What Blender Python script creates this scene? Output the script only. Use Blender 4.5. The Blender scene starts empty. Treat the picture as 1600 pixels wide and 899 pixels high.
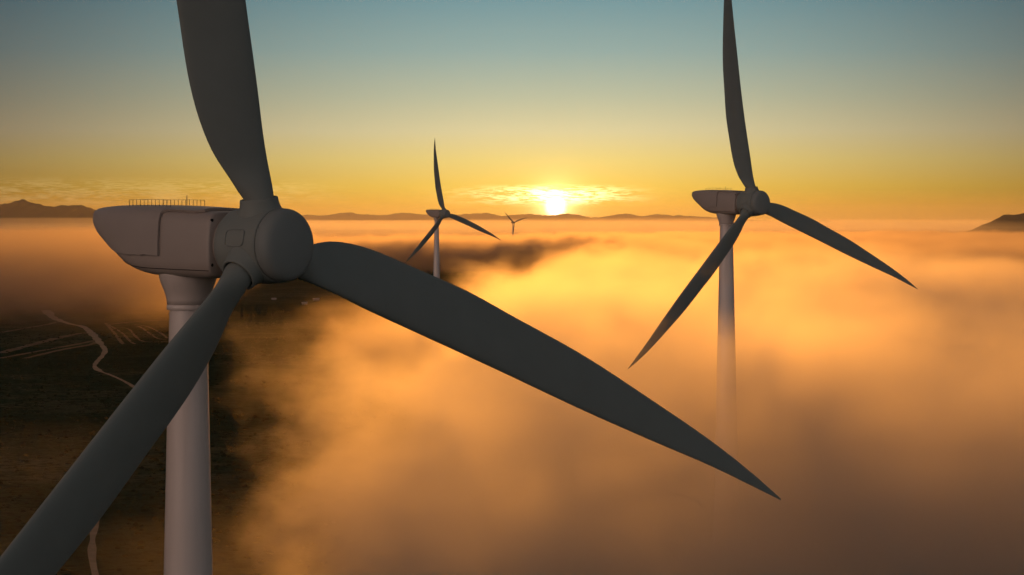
import bpy, bmesh, math, random
from mathutils import Vector, Matrix, noise as mnoise
random.seed(7)
R_ = math.radians
sc = bpy.context.scene
col = sc.collection

# ------------------------------------------------------------------ camera, sky, sun, exposure
FPX, CX, CY = 4000.0, 800.0, 352.0          # focal length in photo pixels, horizon row
GZ = -90.0                                   # ground level (camera is at height 0)
cam = bpy.data.cameras.new('camera'); camo = bpy.data.objects.new('camera', cam); col.objects.link(camo)
cam.sensor_width = 36.0; cam.lens = 36.0*FPX/1600.0
cam.shift_y = -(449.5-CY)/1600.0
cam.clip_start = 1.0; cam.clip_end = 120000.0
camo.location = (0, 0, 0); camo.rotation_euler = (R_(90), 0, 0)
sc.camera = camo
sc.view_settings.view_transform = 'Standard'
sc.view_settings.look = 'None'; sc.view_settings.exposure = 0.0; sc.view_settings.gamma = 1.0
sc.view_settings.use_curve_mapping = False
cy = sc.cycles
cy.use_denoising = True
cy.volume_bounces = 3; cy.max_bounces = 6; cy.diffuse_bounces = 3; cy.glossy_bounces = 2
cy.volume_step_rate = 1.0; cy.volume_max_steps = 512
cy.use_adaptive_sampling = True; cy.adaptive_threshold = 0.045
cy.sample_clamp_indirect = 4.0

SUN_AZ = math.atan(68/FPX)                   # to the right of the view axis
SUN_EL = math.atan(27/FPX)                   # the disc itself, just above the hills
LAMP_EL = R_(2.4)

def lin(r, g, b):
    f = lambda c: (c/255/12.92) if c/255 <= 0.04045 else ((c/255+0.055)/1.055)**2.4
    return (f(r), f(g), f(b), 1.0)

class NT:
    def __init__(s, tree): s.t = tree; s.n = tree.nodes; s.l = tree.links
    def new(s, typ, **kw):
        nd = s.n.new(typ)
        for k, v in kw.items(): setattr(nd, k, v)
        return nd
    def put(s, sock, v):
        if hasattr(v, 'is_output') or isinstance(v, bpy.types.NodeSocket): s.l.new(v, sock)
        else: sock.default_value = v
    def m(s, op, a, b=None, c=None, clamp=False):
        nd = s.n.new('ShaderNodeMath'); nd.operation = op; nd.use_clamp = clamp
        s.put(nd.inputs[0], a)
        if b is not None: s.put(nd.inputs[1], b)
        if c is not None: s.put(nd.inputs[2], c)
        return nd.outputs[0]
    def vm(s, op, a, b=None):
        nd = s.n.new('ShaderNodeVectorMath'); nd.operation = op
        s.put(nd.inputs[0], a)
        if b is not None: s.put(nd.inputs[1], b)
        return nd.outputs['Value'] if op in ('DOT_PRODUCT', 'LENGTH') else nd.outputs[0]
    def sstep(s, v, a, b, lo=0.0, hi=1.0):
        nd = s.n.new('ShaderNodeMapRange'); nd.interpolation_type = 'SMOOTHSTEP'
        s.put(nd.inputs[0], v); s.put(nd.inputs[1], a); s.put(nd.inputs[2], b)
        s.put(nd.inputs[3], lo); s.put(nd.inputs[4], hi)
        return nd.outputs[0]
    def ramp(s, v, stops, interp='LINEAR'):
        nd = s.n.new('ShaderNodeValToRGB'); s.put(nd.inputs[0], v)
        cr = nd.color_ramp; cr.interpolation = interp
        while len(cr.elements) < len(stops): cr.elements.new(0.5)
        for e, (p, c) in zip(cr.elements, stops): e.position = p; e.color = c
        return nd.outputs[0]
    def mix(s, f, a, b, blend='MIX'):
        nd = s.n.new('ShaderNodeMix'); nd.data_type = 'RGBA'; nd.blend_type = blend
        s.put(nd.inputs['Factor'], f); s.put(nd.inputs[6], a); s.put(nd.inputs[7], b)
        return nd.outputs[2]
    def noise(s, vec, scale, detail=3.0, rough=0.5):
        nd = s.n.new('ShaderNodeTexNoise'); s.put(nd.inputs['Vector'], vec)
        nd.inputs['Scale'].default_value = scale; nd.inputs['Detail'].default_value = detail
        nd.inputs['Roughness'].default_value = rough
        return nd.outputs['Fac']
    def xyz(s, v):
        nd = s.n.new('ShaderNodeSeparateXYZ'); s.put(nd.inputs[0], v); return nd.outputs
    def comb(s, x, y, z):
        nd = s.n.new('ShaderNodeCombineXYZ')
        for i, v in enumerate((x, y, z)): s.put(nd.inputs[i], v)
        return nd.outputs[0]

world = bpy.data.worlds.new('World'); sc.world = world; world.use_nodes = True
W = NT(world.node_tree); W.n.clear()
wo = W.new('ShaderNodeOutputWorld'); bg = W.new('ShaderNodeBackground')
tc = W.new('ShaderNodeTexCoord'); D = tc.outputs['Generated']
dx, dy, dz = W.xyz(D)
elev = W.m('MULTIPLY', W.m('ARCSINE', dz), 57.29578)              # degrees above the horizon
azi = W.m('MULTIPLY', W.m('ARCTAN2', dx, dy), 57.29578)
azs = W.m('SUBTRACT', azi, math.degrees(SUN_AZ))
els = W.m('SUBTRACT', elev, math.degrees(SUN_EL))
t = W.m('DIVIDE', W.m('ADD', elev, 1.0), 10.0, clamp=True)        # -1..9 degrees
def st(y, c): return ((math.degrees(math.atan((CY-y)/FPX))+1.0)/10.0, c)
sky_stops = [(0.0, lin(200, 130, 60)), st(352, lin(232, 160, 60)), st(325, lin(238, 176, 62)), st(290, lin(236, 192, 84)), st(250, lin(228, 202, 122)),
             st(205, lin(214, 202, 156)), st(150, lin(184, 188, 160)), st(80, lin(148, 171, 164)), st(0, lin(118, 153, 158)), (0.8, lin(98, 132, 146)), (1.0, lin(76, 104, 126))]
skyc = W.ramp(t, sky_stops)
# away from the sun's azimuth the low sky turns browner and dimmer
aza = W.m('ABSOLUTE', azs)
side = W.sstep(aza, 0.5, 17.0)
skyc = W.mix(side, skyc, W.mix(1.0, skyc, (0.26, 0.22, 0.24, 1), 'MULTIPLY'))
far = W.sstep(aza, 50.0, 130.0)
skyc = W.mix(far, skyc, (0.50, 0.45, 0.44, 1))  # brighter sky behind the camera, added to lift the turbines' camera-facing sides
# unseen pink glow added behind-left of the camera to light towers and nacelle
bd = W.vm('DOT_PRODUCT', D, tuple(Vector((math.sin(R_(-132))*math.cos(R_(12)), math.cos(R_(-132))*math.cos(R_(12)), math.sin(R_(12))))))
bank = W.sstep(bd, 0.80, 0.97)
added_glow = W.vm('MULTIPLY', W.comb(bank, bank, bank), (0.85, 0.52, 0.37))
# physical sky model added on top for the part overhead
nis = W.new('ShaderNodeTexSky'); nis.sky_type = 'NISHITA'; nis.sun_disc = False
nis.sun_elevation = LAMP_EL; nis.sun_rotation = SUN_AZ; nis.dust_density = 2.0
nish = W.mix(1.0, nis.outputs[0], (0.10, 0.10, 0.10, 1), 'MULTIPLY')
skyc = W.mix(W.sstep(elev, 7.0, 25.0), skyc, nish)
# thin rippled cirrus low over the hills
cu = W.comb(W.m('MULTIPLY', azi, 1.0), W.m('MULTIPLY', elev, 7.0), 0.0)
w1 = W.noise(cu, 1.1, 2.0)
rip = W.noise(W.comb(W.m('ADD', W.m('MULTIPLY', azi, 2.2), W.m('MULTIPLY', elev, 5.0)), W.m('MULTIPLY', elev, 26.0), W.m('MULTIPLY', w1, 2.0)), 1.9, 5.0, 0.62)
band = W.m('MULTIPLY', W.sstep(elev, 0.38, 0.62), W.sstep(elev, 0.95, 0.72))
bandL = W.m('MULTIPLY', W.m('MULTIPLY', W.sstep(elev, 0.35, 0.6), W.sstep(elev, 1.12, 0.85)), W.sstep(azi, -3.2, -5.5))
cover = W.m('ADD', W.m('MULTIPLY', band, W.m('MULTIPLY', W.sstep(azs, -3.4, -0.6), W.sstep(azs, 2.6, 0.8))), W.m('MULTIPLY', bandL, 0.75))
cloud = W.m('MULTIPLY', W.sstep(W.m('ADD', rip, W.m('MULTIPLY', W.m('SUBTRACT', w1, 0.5), 0.6)), 0.42, 0.58), cover)
# glow of the low sun
ang = W.m('SQRT', W.m('ADD', W.m('MULTIPLY', azs, azs), W.m('MULTIPLY', els, els)))
angw = W.m('SQRT', W.m('ADD', W.m('MULTIPLY', W.m('MULTIPLY', azs, 0.55), W.m('MULTIPLY', azs, 0.55)), W.m('MULTIPLY', els, els)))
g1 = W.m('EXPONENT', W.m('MULTIPLY', angw, -1/1.05))
g2 = W.m('EXPONENT', W.m('MULTIPLY', ang, -1/0.22))
disc = W.sstep(ang, 0.30, 0.05)
glow = W.mix(1.0, lin(255, 214, 120), W.comb(g1, g1, g1), 'MULTIPLY')
glow2 = W.vm('MULTIPLY', W.comb(g2, g2, g2), (4.6, 3.6, 1.7))
dsc = W.vm('MULTIPLY', W.comb(disc, disc, disc), (4.0, 3.4, 2.2))
ccol = W.m('MULTIPLY', cloud, W.m('ADD', 0.13, W.m('MULTIPLY', W.m('EXPONENT', W.m('MULTIPLY', ang, -1/0.9)), 3.0)))
cl = W.vm('MULTIPLY', W.comb(ccol, ccol, ccol), (1.0, 0.86, 0.5))
tot = W.vm('ADD', W.vm('ADD', skyc, added_glow), W.vm('ADD', W.vm('MULTIPLY', glow, (0.50, 0.48, 0.34)), W.vm('ADD', glow2, W.vm('ADD', dsc, cl))))
W.l.new(tot, bg.inputs['Color']); bg.inputs['Strength'].default_value = 1.0
W.l.new(bg.outputs[0], wo.inputs[0])
world.cycles.sampling_method = 'MANUAL'; world.cycles.sample_map_resolution = 2048

sun = bpy.data.lights.new('sun', 'SUN'); sun.energy = 0.60; sun.angle = R_(0.5); sun.color = (1.0, 0.385, 0.045)
suno = bpy.data.objects.new('sun', sun); col.objects.link(suno)
sd = Vector((math.sin(SUN_AZ)*math.cos(LAMP_EL), math.cos(SUN_AZ)*math.cos(LAMP_EL), math.sin(LAMP_EL)))
suno.rotation_euler = (-sd).to_track_quat('-Z', 'Y').to_euler()

# ------------------------------------------------------------------ helpers
def tag(o, label=None, cat=None, group=None, kind=None):
    if label: o['label'] = label
    if cat: o['category'] = cat
    if group: o['group'] = group
    if kind: o['kind'] = kind
    return o
def mesh_obj(name, verts, faces, mat, parent=None, smooth=True):
    me = bpy.data.meshes.new(name); me.from_pydata([tuple(v) for v in verts], [], faces); me.update()
    if smooth: me.polygons.foreach_set('use_smooth', [True]*len(me.polygons))
    if mat: me.materials.append(mat)
    o = bpy.data.objects.new(name, me); col.objects.link(o)
    if parent: o.parent = parent
    return o
def bm_obj(name, bm, mat, parent=None, smooth=True):
    bmesh.ops.recalc_face_normals(bm, faces=bm.faces)
    me = bpy.data.meshes.new(name); bm.to_mesh(me); bm.free()
    if smooth: me.polygons.foreach_set('use_smooth', [True]*len(me.polygons))
    me.materials.append(mat)
    o = bpy.data.objects.new(name, me); col.objects.link(o)
    if parent: o.parent = parent
    return o
def split_normals(o, deg=35):
    md = o.modifiers.new('edges', 'EDGE_SPLIT'); md.split_angle = R_(deg); return o
def interp(x, xs, ys):
    if x <= xs[0]: return ys[0]
    for i in range(1, len(xs)):
        if x <= xs[i]:
            f = (x-xs[i-1])/(xs[i]-xs[i-1]); return ys[i-1]+f*(ys[i]-ys[i-1])
    return ys[-1]
def smooth_interp(x, xs, ys):          # monotone-ish cubic (Catmull-Rom on uneven knots)
    if x <= xs[0]: return ys[0]
    if x >= xs[-1]: return ys[-1]
    n = len(xs)
    i = next(k for k in range(1, n) if x <= xs[k])-1
    def slope(k):
        if k == 0: return (ys[1]-ys[0])/(xs[1]-xs[0])
        if k == n-1: return (ys[-1]-ys[-2])/(xs[-1]-xs[-2])
        return (ys[k+1]-ys[k-1])/(xs[k+1]-xs[k-1])
    h = xs[i+1]-xs[i]; u = (x-xs[i])/h; m0, m1 = slope(i)*h, slope(i+1)*h
    return (2*u**3-3*u**2+1)*ys[i]+(u**3-2*u**2+u)*m0+(-2*u**3+3*u**2)*ys[i+1]+(u**3-u**2)*m1
def at(px, py, z=GZ):                   # photo pixel -> point on a level plane
    y = FPX*(-z)/(py-CY); return Vector(((px-CX)/FPX*y, y, z))

# ------------------------------------------------------------------ materials
def surf(name, color, rough=0.5, var=0.0, scale=1.0, spec=0.5, streak=False, metal=0.0):
    m = bpy.data.materials.new(name); m.use_nodes = True; T = NT(m.node_tree); T.n.clear()
    out = T.new('ShaderNodeOutputMaterial'); b = T.new('ShaderNodeBsdfPrincipled')
    c = color if len(color) == 4 else (*color, 1)
    tcn = T.new('ShaderNodeTexCoord')
    v = tcn.outputs['Object']
    if streak:
        mp = T.new('ShaderNodeMapping'); T.l.new(v, mp.inputs[0]); mp.inputs['Scale'].default_value = streak; v2 = mp.outputs[0]
    else: v2 = v
    n = T.noise(v2, scale, 5.0, 0.6)
    dark = tuple(k*(1-var) for k in c[:3])+(1,); light = tuple(min(1, k*(1+var)) for k in c[:3])+(1,)
    T.l.new(T.ramp(n, [(0.3, dark), (0.7, light)]), b.inputs['Base Color'])
    T.l.new(T.m('ADD', rough-0.08, T.m('MULTIPLY', n, 0.16)), b.inputs['Roughness'])
    b.inputs['Specular IOR Level'].default_value = spec; b.inputs['Metallic'].default_value = metal
    T.l.new(b.outputs[0], out.inputs[0])
    return m
def coat(m, w=0.6, r=0.22):
    b = next(n for n in m.node_tree.nodes if n.type == 'BSDF_PRINCIPLED'); b.inputs['Coat Weight'].default_value = w; b.inputs['Coat Roughness'].default_value = r
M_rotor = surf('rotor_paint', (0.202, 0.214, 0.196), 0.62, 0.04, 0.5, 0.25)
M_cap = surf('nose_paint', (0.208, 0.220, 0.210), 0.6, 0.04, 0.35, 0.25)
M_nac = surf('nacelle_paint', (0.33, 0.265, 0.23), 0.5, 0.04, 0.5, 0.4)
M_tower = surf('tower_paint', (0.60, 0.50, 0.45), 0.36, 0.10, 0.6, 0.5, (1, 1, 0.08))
coat(M_tower); coat(M_nac, 0.3, 0.35)
M_dark = surf('dark_rubber', (0.012, 0.012, 0.012), 0.7, 0.1, 2.0, 0.2)
M_rail = surf('rail_steel', (0.10, 0.085, 0.08), 0.5, 0.1, 2.0, 0.4)

def volume(name, color, density, aniso):
    m = bpy.data.materials.new(name); m.use_nodes = True; T = NT(m.node_tree); T.n.clear()
    out = T.new('ShaderNodeOutputMaterial'); v = T.new('ShaderNodeVolumePrincipled')
    v.inputs['Color'].default_value = (*color, 1); v.inputs['Density'].default_value = density
    v.inputs['Anisotropy'].default_value = aniso
    T.l.new(v.outputs[0], out.inputs['Volume'])
    return m, T, v

# ------------------------------------------------------------------ ground
def ground_mat():
    m = bpy.data.materials.new('scrub_ground'); m.use_nodes = True; T = NT(m.node_tree); T.n.clear()
    out = T.new('ShaderNodeOutputMaterial'); b = T.new('ShaderNodeBsdfDiffuse')
    v = T.new('ShaderNodeTexCoord').outputs['Object']
    big = T.noise(v, 0.004, 4.0, 0.6); mid = T.noise(v, 0.03, 6.0, 0.65); fine = T.noise(v, 0.25, 5.0, 0.7)
    c = T.ramp(T.m('ADD', T.m('MULTIPLY', big, 0.6), T.m('MULTIPLY', mid, 0.4)),
               [(0.38, (0.014, 0.034, 0.022, 1)), (0.5, (0.026, 0.050, 0.030, 1)), (0.62, (0.075, 0.085, 0.055, 1))])
    c = T.mix(T.sstep(fine, 0.45, 0.62), c, (0.011, 0.024, 0.014, 1))
    T.l.new(c, b.inputs['Color'])
    bu = T.new('ShaderNodeBump'); bu.inputs['Strength'].default_value = 0.8; bu.inputs['Distance'].default_value = 2.0
    T.l.new(fine, bu.inputs['Height']); T.l.new(bu.outputs[0], b.inputs['Normal'])
    T.l.new(b.outputs[0], out.inputs[0]); return m
M_ground = ground_mat()
M_road = surf('pale_dirt', (0.24, 0.18, 0.135), 0.9, 0.25, 0.15, 0.1)
M_track = surf('worn_dirt', (0.105, 0.078, 0.05), 0.95, 0.4, 0.06, 0.1)
g = mesh_obj('ground', [(-40000, -3000, GZ), (40000, -3000, GZ), (40000, 60000, GZ), (-40000, 60000, GZ)], [(0, 1, 2, 3)], M_ground)
tag(g, kind='structure')

ROADP = []
def strip(name, pts, width, mat, lift=0.06, label=None):
    """a ribbon of ground along world points; width may vary"""
    P = []
    for i in range(len(pts)-1):          # catmull-rom resample
        p0 = pts[max(0, i-1)]; p1 = pts[i]; p2 = pts[i+1]; p3 = pts[min(len(pts)-1, i+2)]
        for k in range(10):
            u = k/10
            P.append((0.5*((2*p1[0])+(-p0[0]+p2[0])*u+(2*p0[0]-5*p1[0]+4*p2[0]-p3[0])*u*u+(-p0[0]+3*p1[0]-3*p2[0]+p3[0])*u**3),
                      0.5*((2*p1[1])+(-p0[1]+p2[1])*u+(2*p0[1]-5*p1[1]+4*p2[1]-p3[1])*u*u+(-p0[1]+3*p1[1]-3*p2[1]+p3[1])*u**3),
                      p1[2]*(1-u)+p2[2]*u))
    P.append(tuple(pts[-1]))
    if 'road' in name: ROADP.extend(P)
    V, Fc = [], []
    for i, p in enumerate(P):
        a = P[max(0, i-1)]; b = P[min(len(P)-1, i+1)]
        d = Vector((b[0]-a[0], b[1]-a[1])); d = d.normalized() if d.length > 1e-6 else Vector((0, 1)); n = Vector((-d.y, d.x))
        w = p[2]*0.28*(1+0.55*mnoise.noise(Vector((p[0]*0.06, p[1]*0.04, 1.3))))
        V += [(p[0]+n.x*w, p[1]+n.y*w, GZ+lift), (p[0]-n.x*w, p[1]-n.y*w, GZ+lift)]
        if i: j = 2*i; Fc.append((j-2, j-1, j+1, j))
    o = mesh_obj(name, V, Fc, mat, smooth=False); tag(o, label, kind='structure'); return o
def gp(px, py, w):
    p = at(px, py); return (p.x, p.y, w)
road = strip('road', [gp(72, 485, 20), gp(84, 497, 14), gp(108, 506, 9), gp(130, 511, 10), gp(145, 523, 11), gp(156, 536, 9), gp(164, 547, 7), gp(160, 556, 6),
              gp(151, 566, 5.5), gp(148, 573, 6), gp(156, 580, 6.5), gp(172, 586, 4), gp(190, 594, 3.5), gp(208, 604, 4.5), gp(235, 622, 4), gp(262, 650, 4), gp(300, 700, 4)], 1, M_road)
strip('dirt_road', [gp(158, 780, 2.6), gp(150, 815, 3.6), gp(145, 840, 3.8), gp(144, 870, 3.6), gp(149, 899, 3.3), gp(158, 940, 3.0)], 1, M_road, 0.08)
for k, (pl, w) in enumerate([
    ([(0, 520), (40, 513), (75, 507), (92, 502)], 9), ([(0, 552), (45, 540), (80, 531), (120, 522), (145, 520)], 14),
    ([(0, 560), (60, 549), (110, 540), (150, 532)], 9), ([(40, 560), (95, 547), (140, 539), (152, 534)], 8),
    ([(165, 505), (178, 520), (188, 533), (193, 538)], 5), ([(170, 508), (190, 520), (203, 533), (211, 538)], 4),
    ([(178, 512), (200, 514), (212, 526), (226, 534), (262, 534)], 4), ([(180, 509), (215, 510), (232, 520), (246, 529), (262, 531)], 4),
    ([(195, 506), (228, 510), (250, 520), (262, 529)], 4), ([(165, 508), (210, 503), (262, 500)], 6)]):
    strip('farm_track', [gp(x, y, w) for x, y in pl], 1, M_track, 0.03+0.003*k)

# scrub: low bushes nobody could count
def scrub():
    V, Fc = [], []
    base = [(0, 0, 1)]+[(math.cos(a*math.pi/3), math.sin(a*math.pi/3), 0.45) for a in range(6)]+[(1.05*math.cos(a*math.pi/3+.5), 1.05*math.sin(a*math.pi/3+.5), -0.1) for a in range(6)]
    fs = [(0, 1+i, 1+(i+1) % 6) for i in range(6)]+[(1+i, 7+i, 1+(i+1) % 6) for i in range(6)]+[(7+i, 7+(i+1) % 6, 1+(i+1) % 6) for i in range(6)]
    n = 0
    while n < 7000:
        y = random.uniform(560, 2600)*random.uniform(.8, 1.1); x = random.uniform(-0.24, 0.10)*y
        if any((x-q[0])**2+((y-q[1])*.5)**2 < 36 for q in ROADP): continue
        if mnoise.noise(Vector((x*.012, y*.006, 3))) < random.uniform(-.35, .25): continue
        s = random.uniform(0.35, 1.0); h = random.uniform(0.5, 1.1)*s; b0 = len(V); n += 1
        for q in base:
            j = random.uniform(.75, 1.25); V.append((x+q[0]*s*j, y+q[1]*s*j, GZ+max(-.05, q[2])*h*j))
        Fc.extend(tuple(b0+i for i in f) for f in fs)
    o = mesh_obj('scrub', V, Fc, surf('scrub_leaves', (0.010, 0.018, 0.008), 0.9, 0.4, 0.2, 0.0), smooth=False)
    tag(o, 'low dark scrub scattered over the valley floor', 'scrub', kind='stuff')
scrub()

# a few pale farm sheds far off under the right blade of the near turbine
M_wall = surf('shed_wall', (0.28, 0.22, 0.18), 0.8, 0.1, 0.5); M_roof = surf('shed_roof', (0.34, 0.27, 0.22), 0.7, 0.1, 0.5)
def shed(px, py, L, Wd, H, rz, label):
    p = at(px, py); o = bpy.data.objects.new('farm_shed', None); col.objects.link(o); o.location = p; o.rotation_euler = (0, 0, rz)
    tag(o, label, 'shed', 'pale farm sheds on the valley floor')
    l, w = L/2, Wd/2
    mesh_obj('wall', [(-l, -w, 0), (l, -w, 0), (l, w, 0), (-l, w, 0), (-l, -w, H), (l, -w, H), (l, w, H), (-l, w, H), (-l, 0, H+w*.5), (l, 0, H+w*.5)],
             [(0, 1, 5, 4), (1, 2, 6, 9, 5), (2, 3, 7, 6), (3, 0, 4, 8, 7)], M_wall, o, False)
    e = .4
    mesh_obj('roof', [(-l-e, -w-e, H-.1), (l+e, -w-e, H-.1), (l+e, 0, H+w*.5+.15), (-l-e, 0, H+w*.5+.15), (l+e, w+e, H-.1), (-l-e, w+e, H-.1),
                      (-l-e, -w-e, H-.3), (l+e, -w-e, H-.3), (l+e, w+e, H-.3), (-l-e, w+e, H-.3)],
             [(0, 1, 2, 3), (3, 2, 4, 5), (6, 7, 1, 0), (9, 8, 4, 5), (0, 3, 5, 9, 6), (1, 2, 4, 8, 7)], M_roof, o, False)
shed(494, 470, 7, 4, 2.0, .2, 'pale farm shed nearest the root of the blade reaching lower right')
shed(476, 476, 6, 4, 1.8, -.1, 'small pale farm shed lowest of the scattered three')
shed(428, 469, 5, 3.5, 1.6, .3, 'tiny pale farm shed below the large hub')

# ------------------------------------------------------------------ hills
M_hill = surf('hill_scrub', (0.06, 0.055, 0.04), 0.95, 0.3, 0.0015, 0.1)
def ridge(profile, dist, depth, amp, seed, x0, x1, step=4):
    V, Fc = [], []; xs = [p[0] for p in profile]; ys = [p[1] for p in profile]
    n = int((x1-x0)/step)+1; rows = 13
    for i in range(n):
        px = x0+i*step
        z = (CY-smooth_interp(px, xs, ys))/FPX*dist
        for j in range(rows):
            f = (j/(rows-1))*2-1
            prof = (1-abs(f))**0.9
            yy = dist+f*depth+depth*.12*mnoise.noise(Vector((px*.02, j*.5, seed)))
            zz = GZ+(z-GZ)*prof
            if 0 < j < rows-1 and j != rows//2: zz += amp*mnoise.fractal(Vector((px*.03, j*.8, seed)), 1.0, 2.0, 4)*prof
            if j == rows//2: zz += amp*.45*mnoise.fractal(Vector((px*.09, 0, seed)), 1.0, 2.0, 4)
            V.append(((px-CX)/FPX*dist, yy, zz if 0 < j < rows-1 else GZ-5))
            if i and j:
                a = (i-1)*rows+j-1; Fc.append((a, a+rows, a+rows+1, a+1))
    o = mesh_obj('hills', V, Fc, M_hill); tag(o, kind='structure'); return o
far_prof = [(-300, 334), (100, 336), (300, 338), (440, 341), (480, 336), (505, 337), (540, 332), (565, 335), (600, 336), (631, 333), (662, 335), (719, 335), (747, 333.4), (762, 333.4), (784, 337.5), (800, 336),
            (831, 335), (860, 337), (887, 334), (931, 340), (966, 335), (978, 334), (1003, 338), (1025, 335), (1053, 336.6), (1100, 339), (1180, 344), (1230, 346), (1270, 347), (1285, 344), (1302, 347), (1333, 353.5), (1355, 353),
            (1381, 351), (1425, 348), (1447, 348), (1490, 353.5), (1515, 351.5), (1540, 353), (1700, 350), (1900, 340)]
ridge(far_prof, 25000, 2600, 25, 1.0, -300, 1900)
ridge([(-200, 330), (-60, 322), (0, 319), (15, 318), (33, 312), (50, 317), (70, 320.5), (85, 323), (100, 321), (120, 321), (135, 323), (150, 328), (200, 336), (260, 345), (330, 358)], 12500, 1500, 15, 2.0, -200, 340, 3)
ridge([(1480, 372), (1508, 363), (1530, 356.6), (1552, 345.6), (1569, 337), (1580, 335), (1591, 335.5), (1600, 333), (1640, 327), (1700, 329), (1800, 333)], 9500, 900, 10, 3.0, 1480, 1800, 3)

# ------------------------------------------------------------------ wind turbines
KS = [3, 5.2, 8, 12, 16, 20, 26, 32, 38, 42, 45]
KL = [1.146, 2.295, 2.974, 3.252, 3.442, 3.298, 3.039, 2.385, 1.60, 0.85, 0.12]
KR = [-0.77, -0.64, -0.6, -0.472, -0.36, -0.29, -0.24, -0.10, 0.08, 0.06, 0.02]
P0, P1, BEND, CONE = -0.3544, 0.2533, 0.0577, -0.002
RB = 45.0

def blade_mesh(k, ph, tilt, z0):
    """blade built in the turbine's frame: X nose, Y right seen from the front, Z up; k scales the hub"""
    ax = Vector((math.cos(tilt), 0, math.sin(tilt))); u = Vector((-math.sin(tilt), 0, math.cos(tilt))); h = Vector((0, 1, 0))
    r = math.cos(ph)*u+math.sin(ph)*h; tg = math.sin(ph)*u-math.cos(ph)*h
    s0 = 2.2*k; rr = 0.97*k
    V, Fc = [], []; N = 28; ss = []
    q = 60
    for i in range(q+1): ss.append(s0+(RB-s0)*(i/q)**1.35)
    for s in ss:
        f = s/RB
        b = P0+P1*f
        n_ = -math.sin(CONE)*r+math.cos(CONE)*ax
        d = math.cos(CONE)*r+math.sin(CONE)*ax
        c = math.cos(b)*tg+math.sin(b)*n_; n = -math.sin(b)*tg+math.cos(b)*n_
        cl_ = smooth_interp(s, KS, KL); cr_ = smooth_interp(s, KS, KR)
        w = min(1.0, max(0.0, (s-2.9*k)/(2.2))); w = w*w*(3-2*w)       # round root -> aerofoil
        cl_ = cl_ if s >= KS[0] else KL[0]+(s-KS[0])*0.574
        g2 = min(1.0, max(0.0, (s-2.75*k)/(0.8*k))); g2 = g2*g2*(3-2*g2)
        le = rr+(cl_-rr)*g2; tr = -rr+(cr_+rr)*g2
        ch = le-tr; mid = (le+tr)/2
        th = (2*rr)*(1-w)+w*ch*(0.20*(1-f)+0.10)
        cen = d*s+n*(BEND*RB*f*f)
        for j in range(N):
            a = 2*math.pi*j/N; x = math.cos(a)
            # thick towards the straight (leading) edge, thin towards the belly edge
            yth = math.sin(a)*0.5*th*(1-w*0.45*(0.5+0.5*x))
            V.append(cen+c*(mid+x*ch/2)+n*yth+Vector((0, 0, z0)))
    L = len(ss)
    for i in range(L-1):
        for j in range(N):
            Fc.append((i*N+j, i*N+(j+1) % N, (i+1)*N+(j+1) % N, (i+1)*N+j))
    Fc.append(tuple(range(N))[::-1]); Fc.append(tuple((L-1)*N+j for j in range(N)))
    return V, Fc

def lathe(profile, axis, origin, ref, n=72, caps=True):
    """profile: list of (along, radius)"""
    a = axis.normalized(); x = ref-a*ref.dot(a); x.normalize(); y = a.cross(x); V, Fc = [], []
    for (s, r) in profile:
        for j in range(n):
            t_ = 2*math.pi*j/n; V.append(origin+a*s+(x*math.cos(t_)+y*math.sin(t_))*max(r, 1e-4))
    for i in range(len(profile)-1):
        for j in range(n): Fc.append((i*n+j, i*n+(j+1) % n, (i+1)*n+(j+1) % n, (i+1)*n+j))
    if caps: Fc.append(tuple(range(n))[::-1]); Fc.append(tuple((len(profile)-1)*n+j for j in range(n)))
    return V, Fc

def tube(pts, r, n=6, closed=False):
    V, Fc = [], []; m = len(pts)
    for i, p in enumerate(pts):
        a = pts[i-1] if (i or closed) else p; b = pts[(i+1) % m] if (i < m-1 or closed) else p
        d = (b-a).normalized(); x = d.orthogonal().normalized() if abs(d.z) > .9 else d.cross(Vector((0, 0, 1))).normalized(); y = d.cross(x)
        for j in range(n):
            t_ = 2*math.pi*j/n; V.append(p+(x*math.cos(t_)+y*math.sin(t_))*r)
    for i in range(m if closed else m-1):
        k2 = (i+1) % m
        for j in range(n): Fc.append((i*n+j, i*n+(j+1) % n, k2*n+(j+1) % n, k2*n+j))
    if not closed: Fc.append(tuple(range(n))[::-1]); Fc.append(tuple((m-1)*n+j for j in range(n)))
    return V, Fc
def join(parts):
    V, Fc = [], []
    for v, f in parts:
        b = len(V); V += list(v); Fc += [tuple(b+i for i in q) for q in f]
    return V, Fc

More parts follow.
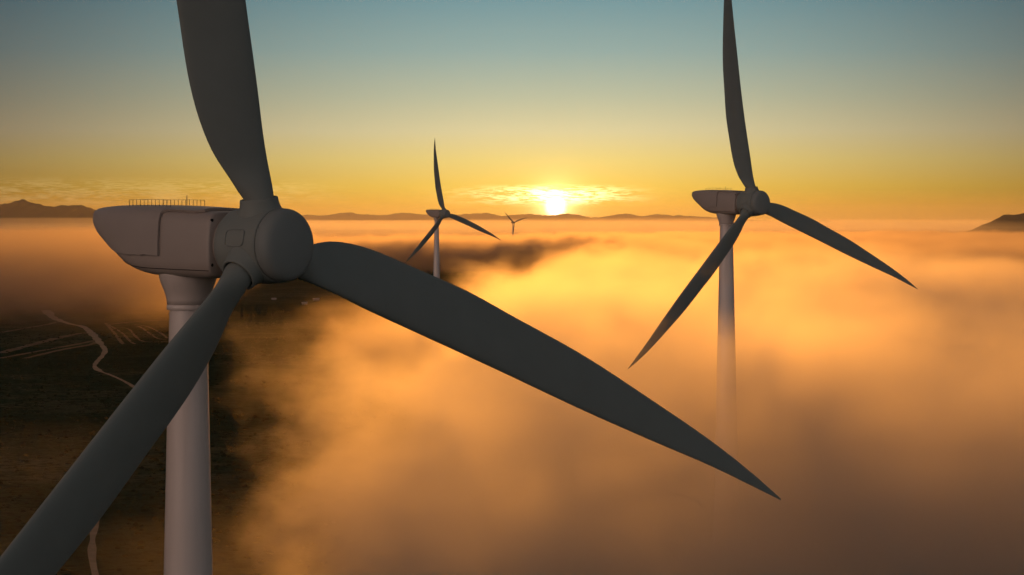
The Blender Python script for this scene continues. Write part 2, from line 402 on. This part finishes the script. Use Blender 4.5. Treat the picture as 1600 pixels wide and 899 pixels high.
# nacelle shape, in hub units, x backwards negative, z from the rotor centre
NX = [-15.5, -15.45, -15.27, -14.95, -14.5, -13.5, -12.6, -11.6, -10.2, -8.4, -6.0, -4.5, -3.2, -2.85, -2.75]
NT_ = [1.85, 2.05, 2.20, 2.30, 2.36, 2.43, 2.47, 2.49, 2.49, 2.46, 2.38, 2.30, 2.22, 2.16, 2.06]     # top
NB_ = [1.70, 1.52, 1.30, 1.02, 0.66, -0.02, -0.72, -1.30, -1.80, -2.06, -2.16, -2.18, -2.18, -2.12, -2.0]  # bottom
NW_ = [0.70, 0.86, 1.02, 1.18, 1.34, 1.62, 1.82, 2.02, 2.20, 2.34, 2.40, 2.40, 2.38, 2.34, 2.26]          # half width
def section(x, off=0.0, n=64):
    """rounded-rectangle cross-section at x: list of (y, z), starting at the middle of the belly"""
    tp = smooth_interp(x, NX, NT_)+off; bt = smooth_interp(x, NX, NB_)-off; w = smooth_interp(x, NX, NW_)+off
    cz = (tp+bt)/2; hz = (tp-bt)/2; out = []
    for j in range(n):
        a = 2*math.pi*j/n-math.pi/2
        e = 2.0/5.2
        ca, sa = math.cos(a), math.sin(a)
        y = math.copysign(abs(ca)**e, ca)*w; z = math.copysign(abs(sa)**e, sa)*hz
        # sides lean in slightly towards the roof
        y *= 1-0.05*max(0, z/hz)
        out.append((y, cz+z))
    return out
def nacelle_x():
    xs = []
    for i in range(len(NX)-1):
        m = 2 if NX[i+1]-NX[i] < .5 else 4
        xs += [NX[i]+(NX[i+1]-NX[i])*k/m for k in range(m)]
    return xs+[NX[-1]]

def make_turbine(cx, cyy, dist, yaw, tilt, ph, k, label, tower_back=7.15):
    C = Vector(((cx-CX)/FPX*dist, dist, -(cyy-CY)/FPX*dist))
    axh = Vector((math.sin(yaw), -math.cos(yaw), 0))
    tb = tower_back*k
    base = C-axh*tb; z0 = C.z-GZ
    root = bpy.data.objects.new('wind_turbine', None); col.objects.link(root)
    root.location = (base.x, base.y, GZ); root.rotation_euler = (0, 0, yaw-math.pi/2)
    tag(root, label, 'wind turbine', 'wind turbines standing in the fog')
    O = Vector((tb, 0, z0))                                  # rotor centre in the turbine's frame
    Z = Vector((0, 0, 1)); X = Vector((1, 0, 0)); Y = Vector((0, 1, 0))
    # tower: tapered tube in welded sections
    rt = 1.25*k; zt = z0-4.35*k
    prof = []; nseg = 26
    for i in range(nseg+1):
        z = zt*i/nseg; prof.append((z, rt+0.0215*(zt-z)))
    V, Fc = lathe(prof, Z, Vector((0, 0, 0)), X, 96)
    tw = mesh_obj('tower', V, Fc, M_tower, root); split_normals(tw, 60)
    for z in (zt*0.72, zt*0.42, zt*0.12):
        r0 = rt+0.0215*(zt-z)
        V, Fc = lathe([(z-.06, r0+.001), (z-.05, r0+.006), (z+.05, r0+.006), (z+.06, r0+.001)], Z, Vector((0, 0, 0)), X, 96, False)
        mesh_obj('weld_band', V, Fc, M_tower, tw)
    # door at the foot
    V, Fc = join([tube([Vector((-(rt+.0215*zt)+.02, y_, 1.2+z_)) for y_, z_ in [(-.45, 0), (.45, 0), (.45, 2.1), (-.45, 2.1)]], .06, 6, True)])
    mesh_obj('door_frame', V, Fc, M_dark, tw)
    # flange ring and yaw flare below the nacelle
    pr = [(0, 1.27), (0, 1.41), (.03, 1.43), (.30, 1.43), (.33, 1.41), (.335, 1.36), (.36, 1.36), (.365, 1.40)]
    V, Fc = lathe([(zt+a*k, b*k) for a, b in pr], Z, Vector((0, 0, 0)), X, 96)
    fl = mesh_obj('flange_ring', V, Fc, M_tower, root); split_normals(fl, 40)
    pr = [(.36, 1.40), (.7, 1.44), (1.05, 1.53), (1.4, 1.66), (1.75, 1.80), (2.05, 1.90), (2.35, 1.96), (2.75, 1.98)]
    V, Fc = lathe([(zt+a*k, b*k) for a, b in pr], Z, Vector((0, 0, 0)), X, 96)
    mesh_obj('yaw_collar', V, Fc, M_tower, root)
    # nacelle
    xs = nacelle_x(); n = 64; V, Fc = [], []
    def P(x, y, z): return O+Vector((x, y, z))*k
    for x in xs:
        for (y, z) in section(x): V.append(P(x, y, z))
    for i in range(len(xs)-1):
        for j in range(n): Fc.append((i*n+j, i*n+(j+1) % n, (i+1)*n+(j+1) % n, (i+1)*n+j))
    Fc.append(tuple(range(n))[::-1]); Fc.append(tuple((len(xs)-1)*n+j for j in range(n)))
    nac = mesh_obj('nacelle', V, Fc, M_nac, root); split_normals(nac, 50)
    # split line between the upper shell and the belly pan
    def side_y(x, z, off=0.0):
        s = section(x, off); best = None
        for i in range(n//2):
            (y1, z1), (y2, z2) = s[i], s[i+1]
            if z1 <= z <= z2 or z2 <= z <= z1:
                f = 0 if z2 == z1 else (z-z1)/(z2-z1); best = y1+(y2-y1)*f
        return best
    for sgn in (-1, 1):
        row = []
        for i in range(40):
            x = -11.9+i*(11.9-2.9)/39
            z = interp(x, [-11.9, -11.3, -10.6, -9.6, -8.3, -6.5, -4.5, -2.9], [-1.05, -1.25, -1.40, -1.50, -1.56, -1.60, -1.64, -1.68])
            yy = side_y(x, z)
            if yy is not None: row.append(P(x, sgn*(yy+.004), z))
        V, Fc = tube(row, .028*k, 6); mesh_obj('shell_seam', V, Fc, M_dark, nac)
    # rear hood: a raised shell over the tail and the middle of the roof
    V, Fc = [], []; off = .10
    xh = [x for x in xs if x < -7.5]+[-7.4]; jlo = []
    cols = list(range(n)); rows_i = []
    zl = lambda x: interp(x, [-15.5, -14.6, -13.5, -12.6, -12.0, -10.5, -7.4], [1.72, .85, .22, -.30, -.55, -.68, -.72])
    m = 44
    for x in xh:
        s = section(x, off, 256)
        path = [q for q in s[:128] if q[1] >= zl(x)] ; path2 = [q for q in s[128:] if q[1] >= zl(x)]
        full = path+path2                                   # right side low -> roof -> left side low
        full = [(q[0], q[1]) for q in full]
        L = [0]
        for a, b in zip(full, full[1:]): L.append(L[-1]+math.hypot(b[0]-a[0], b[1]-a[1]))
        for j in range(m):
            d = L[-1]*j/(m-1); yy = interp(d, L, [q[0] for q in full]); zz = interp(d, L, [q[1] for q in full]); V.append(P(x, yy, zz))
    for i in range(len(xh)-1):
        for j in range(m-1): Fc.append((i*m+j, i*m+j+1, (i+1)*m+j+1, (i+1)*m+j))
    Fc.append(tuple(range(m))[::-1])
    # roof tongue running forward
    b0 = len(V); xr = [-7.4-.02+i*(7.4-3.7)/16 for i in range(17)]; mm = 15
    for x in xr:
        wv = 2.0-.25*max(0, (x+4.6)/.9)**2 if x > -4.6 else 2.0
        wv += .2*max(0, 1-(x+7.42)/.5)**2
        for j in range(mm):
            yy = -wv+2*wv*j/(mm-1); s = section(x, off, 128); up = sorted([q for q in s if q[1] > 1.2], key=lambda q: q[0])
            V.append(P(x, yy, interp(yy, [q[0] for q in up], [q[1] for q in up])))
    for i in range(len(xr)-1):
        for j in range(mm-1): Fc.append((b0+i*mm+j, b0+(i+1)*mm+j, b0+(i+1)*mm+j+1, b0+i*mm+j+1))
    bm = bmesh.new(); vs = [bm.verts.new(v) for v in V]
    for f in Fc: bm.faces.new([vs[i] for i in f])
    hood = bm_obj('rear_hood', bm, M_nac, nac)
    sm = hood.modifiers.new('thickness', 'SOLIDIFY'); sm.thickness = .16*k; sm.offset = 0; split_normals(hood, 40)
    # front bulkhead with its two dark sockets each side
    V, Fc = lathe([(-3.1*k, 2.02*k), (-2.3*k, 2.02*k)], X, O, Z, 64); mesh_obj('main_bearing', V, Fc, M_nac, nac)
    for yy in (-2.02, 2.02):
        for zz in (1.62, -1.30):
            V, Fc = lathe([(-2.85*k, .105*k), (-2.735*k, .105*k), (-2.73*k, .085*k)], X, O+Vector((0, yy*k, zz*k)), Z, 20)
            mesh_obj('lifting_socket', V, Fc, M_dark, nac)
    # roof railings
    for yy in (-1.55, 1.55):
        pp = []; top = []
        for i in range(12):
            x = -11.25+i*4.05/11; s = section(x, off, 128); up = sorted([q for q in s if q[1] > 1.2], key=lambda q: q[0])
            zr = interp(yy, [q[0] for q in up], [q[1] for q in up])
            pp.append(tube([P(x, yy, zr-.05), P(x, yy, zr+.52)], .020*k, 5)); top.append(P(x, yy, zr+.51))
        pp.append(tube(top, .012*k, 5)); V, Fc = join(pp); mesh_obj('roof_railing', V, Fc, M_rail, nac)
    V, Fc = tube([P(-7.7, .4, 2.6), P(-7.7, .4, 3.3)], .025*k, 6); mesh_obj('wind_vane', V, Fc, M_rail, nac)
    # hub
    ax = Vector((math.cos(tilt), 0, math.sin(tilt)))
    pr = [(-2.48, 0.2), (-2.48, 1.9), (-2.44, 2.12), (-2.34, 2.28), (-2.15, 2.40), (-1.8, 2.48), (-1.2, 2.52), (-.4, 2.54), (.4, 2.52), (.95, 2.48), (1.3, 2.44), (1.42, 2.40), (1.45, 2.34), (1.46, 2.0), (1.46, .2)]
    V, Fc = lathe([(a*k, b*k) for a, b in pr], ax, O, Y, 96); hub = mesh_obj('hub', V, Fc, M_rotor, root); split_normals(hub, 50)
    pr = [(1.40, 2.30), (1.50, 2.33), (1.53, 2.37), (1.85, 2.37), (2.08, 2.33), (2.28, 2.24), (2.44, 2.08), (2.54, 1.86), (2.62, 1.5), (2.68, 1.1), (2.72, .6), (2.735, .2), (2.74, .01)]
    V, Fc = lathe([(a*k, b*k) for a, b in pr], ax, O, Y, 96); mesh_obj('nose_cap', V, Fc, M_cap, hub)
    # hatch outline on the side of the hub
    for sgn in (-1,):
        pts = []
        for i in range(48):
            t_ = 2*math.pi*i/48; e = 2/5.0
            xx = -.25+.82*math.copysign(abs(math.cos(t_))**e, math.cos(t_)); aa = .20+.215*math.copysign(abs(math.sin(t_))**e, math.sin(t_))
            rr_ = 2.545*k
            pts.append(O+ax*(xx*k)+Vector((0, sgn*math.cos(aa)*rr_, math.sin(aa)*rr_)))
        V, Fc = tube(pts, .035*k, 6, True); mesh_obj('access_hatch', V, Fc, M_cap, hub)
    u = Vector((-math.sin(tilt), 0, math.cos(tilt)))
    for i in range(3):
        a = ph+i*2*math.pi/3; r = math.cos(a)*u+math.sin(a)*Y
        pr = [(1.2, 1.6), (2.0, 1.52), (2.25, 1.44), (2.45, 1.36), (2.65, 1.30), (2.9, 1.26), (3.02, 1.25), (3.08, 1.22), (3.10, 1.16), (3.09, 1.09), (2.9, 1.08), (2.0, 1.0)]
        V, Fc = lathe([(q*k, b*k) for q, b in pr], r, O, ax, 64, False); cl2 = mesh_obj('blade_collar', V, Fc, M_rotor, hub)
        V, Fc = blade_mesh(k, a, tilt, 0.0); V = [v+O for v in V]
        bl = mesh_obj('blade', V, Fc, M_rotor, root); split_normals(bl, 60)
    return root

TURB = [
    (412.97, 383.35, .758*167, 0.883, 0.010, -0.155, 0.76, 'huge close wind turbine with pinkish nacelle and dark blades crossing the whole left half'),
    (1177.2, 317.8, .916*500, 0.729, 0.042, -0.150, 0.93, 'tall wind turbine right of the sun, its tower sinking into orange fog'),
    (694.9, 334.5, .999*1500, 0.759, 0.069, -0.154, 1.0, 'small distant wind turbine seen just above the big dark blade, left of the sun'),
    (803.5, 348.0, 7100, 0.60, 0.05, -0.82, 1.0, 'tiny farthest wind turbine right beside the sun, with one blade pointing down'),
]
for T_ in TURB: make_turbine(*T_)

# ------------------------------------------------------------------ air and fog
def box(name, lo, hi, mat):
    x0, y0, z0 = lo; x1, y1, z1 = hi
    V = [(x0, y0, z0), (x1, y0, z0), (x1, y1, z0), (x0, y1, z0), (x0, y0, z1), (x1, y0, z1), (x1, y1, z1), (x0, y1, z1)]
    return mesh_obj(name, V, [(3, 2, 1, 0), (4, 5, 6, 7), (0, 1, 5, 4), (1, 2, 6, 5), (2, 3, 7, 6), (3, 0, 4, 7)], mat, smooth=False)
M_haze, _, _ = volume('haze_air', (0.95, 0.86, 0.74), 0.55e-5, 0.70)
hz = box('haze', (-41000, -3100, GZ-6.5), (41000, 61000, 190), M_haze); tag(hz, kind='stuff')

FOGC = (0.95, 0.86, 0.79)
M_fog, T, fv = volume('valley_fog', FOGC, 0.01, 0.84)
fx, fy, fz = T.xyz(T.new('ShaderNodeTexCoord').outputs['Object'])
pos = T.comb(fx, fy, fz)
n1 = T.noise(T.vm('MULTIPLY', pos, (1/34, 1/70, 1/22)), 1.0, 5.0, 0.61)
nb = T.noise(T.vm('MULTIPLY', pos, (1/26, 1/60, 1/20)), 1.0, 3.0, 0.5)
bil = T.m('ABSOLUTE', T.m('SUBTRACT', nb, 0.5))
n2 = T.noise(T.vm('MULTIPLY', pos, (1/120, 1/420, 1/90)), 1.0, 2.0, 0.5)
fc = T.new('ShaderNodeFloatCurve')      # edge of the main fog mass, X as a function of Y
T.l.new(T.m('DIVIDE', fy, 4000.0, clamp=True), fc.inputs['Value'])
bpts = [(0, 15), (200, 6), (260, -10), (326, -27), (400, -37), (484, -45), (640, -28), (714, -18), (1000, -20), (1363, 2), (1900, 45), (2500, 120), (3100, 165), (3600, 140), (4000, 140)]
cv = fc.mapping.curves[0]
conv = lambda p: (p[0]/4000.0, (p[1]+700)/900.0)
while len(cv.points) < len(bpts): cv.points.new(0.5, 0.5)
for pt, b in zip(cv.points, bpts): pt.location = conv(b); pt.handle_type = 'AUTO_CLAMPED'
fc.mapping.update()
bx = T.m('SUBTRACT', T.m('MULTIPLY', fc.outputs[0], 900.0), 700.0)
wob = T.m('MULTIPLY', T.m('SUBTRACT', n1, 0.5), T.m('ADD', 40.0, T.m('MULTIPLY', fy, 0.05)))
az_ = T.m('DIVIDE', fx, fy)
fstart = T.m('ADD', 2500.0, T.m('MULTIPLY', T.sstep(az_, -0.14, -0.07), 2400.0))
farm = T.sstep(T.m('ADD', T.m('SUBTRACT', fy, fstart), T.m('MULTIPLY', T.m('SUBTRACT', n1, 0.5), 900.0)), T.sstep(az_, -0.12, -0.05, -650.0, -350.0), 500.0)
mass = T.sstep(T.m('ADD', T.m('SUBTRACT', fx, bx), wob), 0.0, T.m('ADD', 7.0, T.m('MULTIPLY', fy, 0.013)))
top = T.m('ADD', T.m('ADD', T.m('ADD', T.sstep(fx, -10.0, 40.0, -18.0, -14.5), T.sstep(az_, -0.08, -0.16, 0.0, 15.0)), T.m('ADD', T.m('MULTIPLY', T.m('SUBTRACT', n1, 0.5), 30.0), T.m('MULTIPLY', T.m('SUBTRACT', bil, 0.09), 28.0))), T.m('MULTIPLY', T.m('SUBTRACT', n2, 0.5), 30.0))
hgt = T.sstep(T.m('SUBTRACT', top, fz), -3.0, 26.0)
near = T.sstep(fy, 190.0, 300.0)
pool = T.m('MULTIPLY', T.m('MULTIPLY', T.sstep(fy, 1100.0, 1350.0), T.sstep(fy, 2000.0, 1650.0)), T.m('MULTIPLY', T.sstep(fz, -44.0, -64.0), T.sstep(T.m('ADD', az_, T.m('MULTIPLY', T.m('SUBTRACT', n1, 0.5), 0.10)), -0.085, -0.015, 0.0, 0.8)))
wisp = T.m('MULTIPLY', T.sstep(n1, 0.47, 0.72), T.m('MULTIPLY', T.sstep(fy, 420.0, 300.0, 0.0, 0.22), T.sstep(fz, -23.0, -32.0)))
den = T.m('MULTIPLY', T.m('MULTIPLY', T.m('ADD', T.m('MULTIPLY', T.m('MAXIMUM', T.m('MAXIMUM', mass, pool), T.m('MULTIPLY', farm, T.sstep(az_, -0.11, -0.06, 0.22, 1.0))), T.sstep(n1, 0.30, 0.62, 0.35, 1.0)), wisp), hgt), near)
T.l.new(T.mix(T.sstep(fy, 500.0, 2200.0), (*FOGC, 1), (0.58, 0.48, 0.43, 1)), fv.inputs['Color'])  # distant fog coloured darker to stand in for dimmer light far off
T.l.new(T.m('MULTIPLY', den, T.sstep(fx, -45.0, 5.0, 0.013, 0.025)), fv.inputs['Density'])
M_fog.cycles.volume_step_rate = 0.085
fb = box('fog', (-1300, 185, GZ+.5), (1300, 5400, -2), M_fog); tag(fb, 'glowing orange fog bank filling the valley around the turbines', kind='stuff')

# the level deck of fog farther out: a closed body with a rolling top
M_deck, _, _ = volume('distant_fog', (0.56, 0.47, 0.42), 0.0022, 0.80)
def deck():
    V, Fc = [], []; ny, nx = 90, 60
    for i in range(ny):
        y = 5380*(20500/5380)**(i/(ny-1))
        for j in range(nx):
            x = (j/(nx-1)*2-1)*(2200+y*.35)
            z = -33+(9+y*.0006)*mnoise.fractal(Vector((x*.0011, y*.0005, .4)), 1.0, 2.0, 4)+9*mnoise.noise(Vector((x*.0007, y*.00025, 7)))
            V.append((x, y, z))
    top_ = len(V)
    V2 = [(v[0], v[1], GZ+.6) for v in V]
    V = V+V2
    for i in range(ny-1):
        for j in range(nx-1):
            a = i*nx+j; Fc.append((a, a+1, a+nx+1, a+nx)); Fc.append((top_+a, top_+a+nx, top_+a+nx+1, top_+a+1))
    for i in range(ny-1):
        a = i*nx; Fc.append((a, a+nx, top_+a+nx, top_+a)); a = i*nx+nx-1; Fc.append((a, top_+a, top_+a+nx, a+nx))
    for j in range(nx-1):
        a = j; Fc.append((a, top_+a, top_+a+1, a+1)); a = (ny-1)*nx+j; Fc.append((a, a+1, top_+a+1, top_+a))
    o = mesh_obj('fog_deck', V, Fc, M_deck); tag(o, 'level sheet of distant fog stretching to the hills', kind='stuff')
deck()

# low haze lying against the foot of the hills
M_low, _, _ = volume('low_haze', (0.95, 0.86, 0.74), 1.5e-4, 0.76)
M_thin, _, _ = volume('thin_haze', (0.95, 0.87, 0.82), 3.6e-5, 0.72)
def slab(y0, y1, ztop, M_low=M_low):
    V, Fc = [], []; nx, ny = 40, 12
    for i in range(ny):
        for j in range(nx):
            y = y0+(y1-y0)*i/(ny-1); x = (j/(nx-1)*2-1)*(y*.30+500)
            e = min(1, i/2, (ny-1-i)/1)
            V.append((x, y, -6+(ztop+6)*e+8*e*mnoise.noise(Vector((x*.0008, y*.0003, ztop)))))
    n = len(V); V += [(v[0], v[1], -70.0) for v in V]
    for i in range(ny-1):
        for j in range(nx-1):
            a = i*nx+j; Fc += [(a, a+1, a+nx+1, a+nx), (n+a, n+a+nx, n+a+nx+1, n+a+1)]
    for i in range(ny-1):
        a = i*nx; Fc.append((a, a+nx, n+a+nx, n+a)); a += nx-1; Fc.append((a, n+a, n+a+nx, a+nx))
    for j in range(nx-1):
        Fc.append((j, n+j, n+j+1, j+1)); a = (ny-1)*nx+j; Fc.append((a, a+1, n+a+1, n+a))
    o = mesh_obj('haze_layer', V, Fc, M_low); tag(o, 'pale haze lying against the foot of the far hills', kind='stuff')
slab(9000, 21500, 12.0); slab(7500, 21600, 27.0); slab(7000, 21700, 135.0, M_thin)
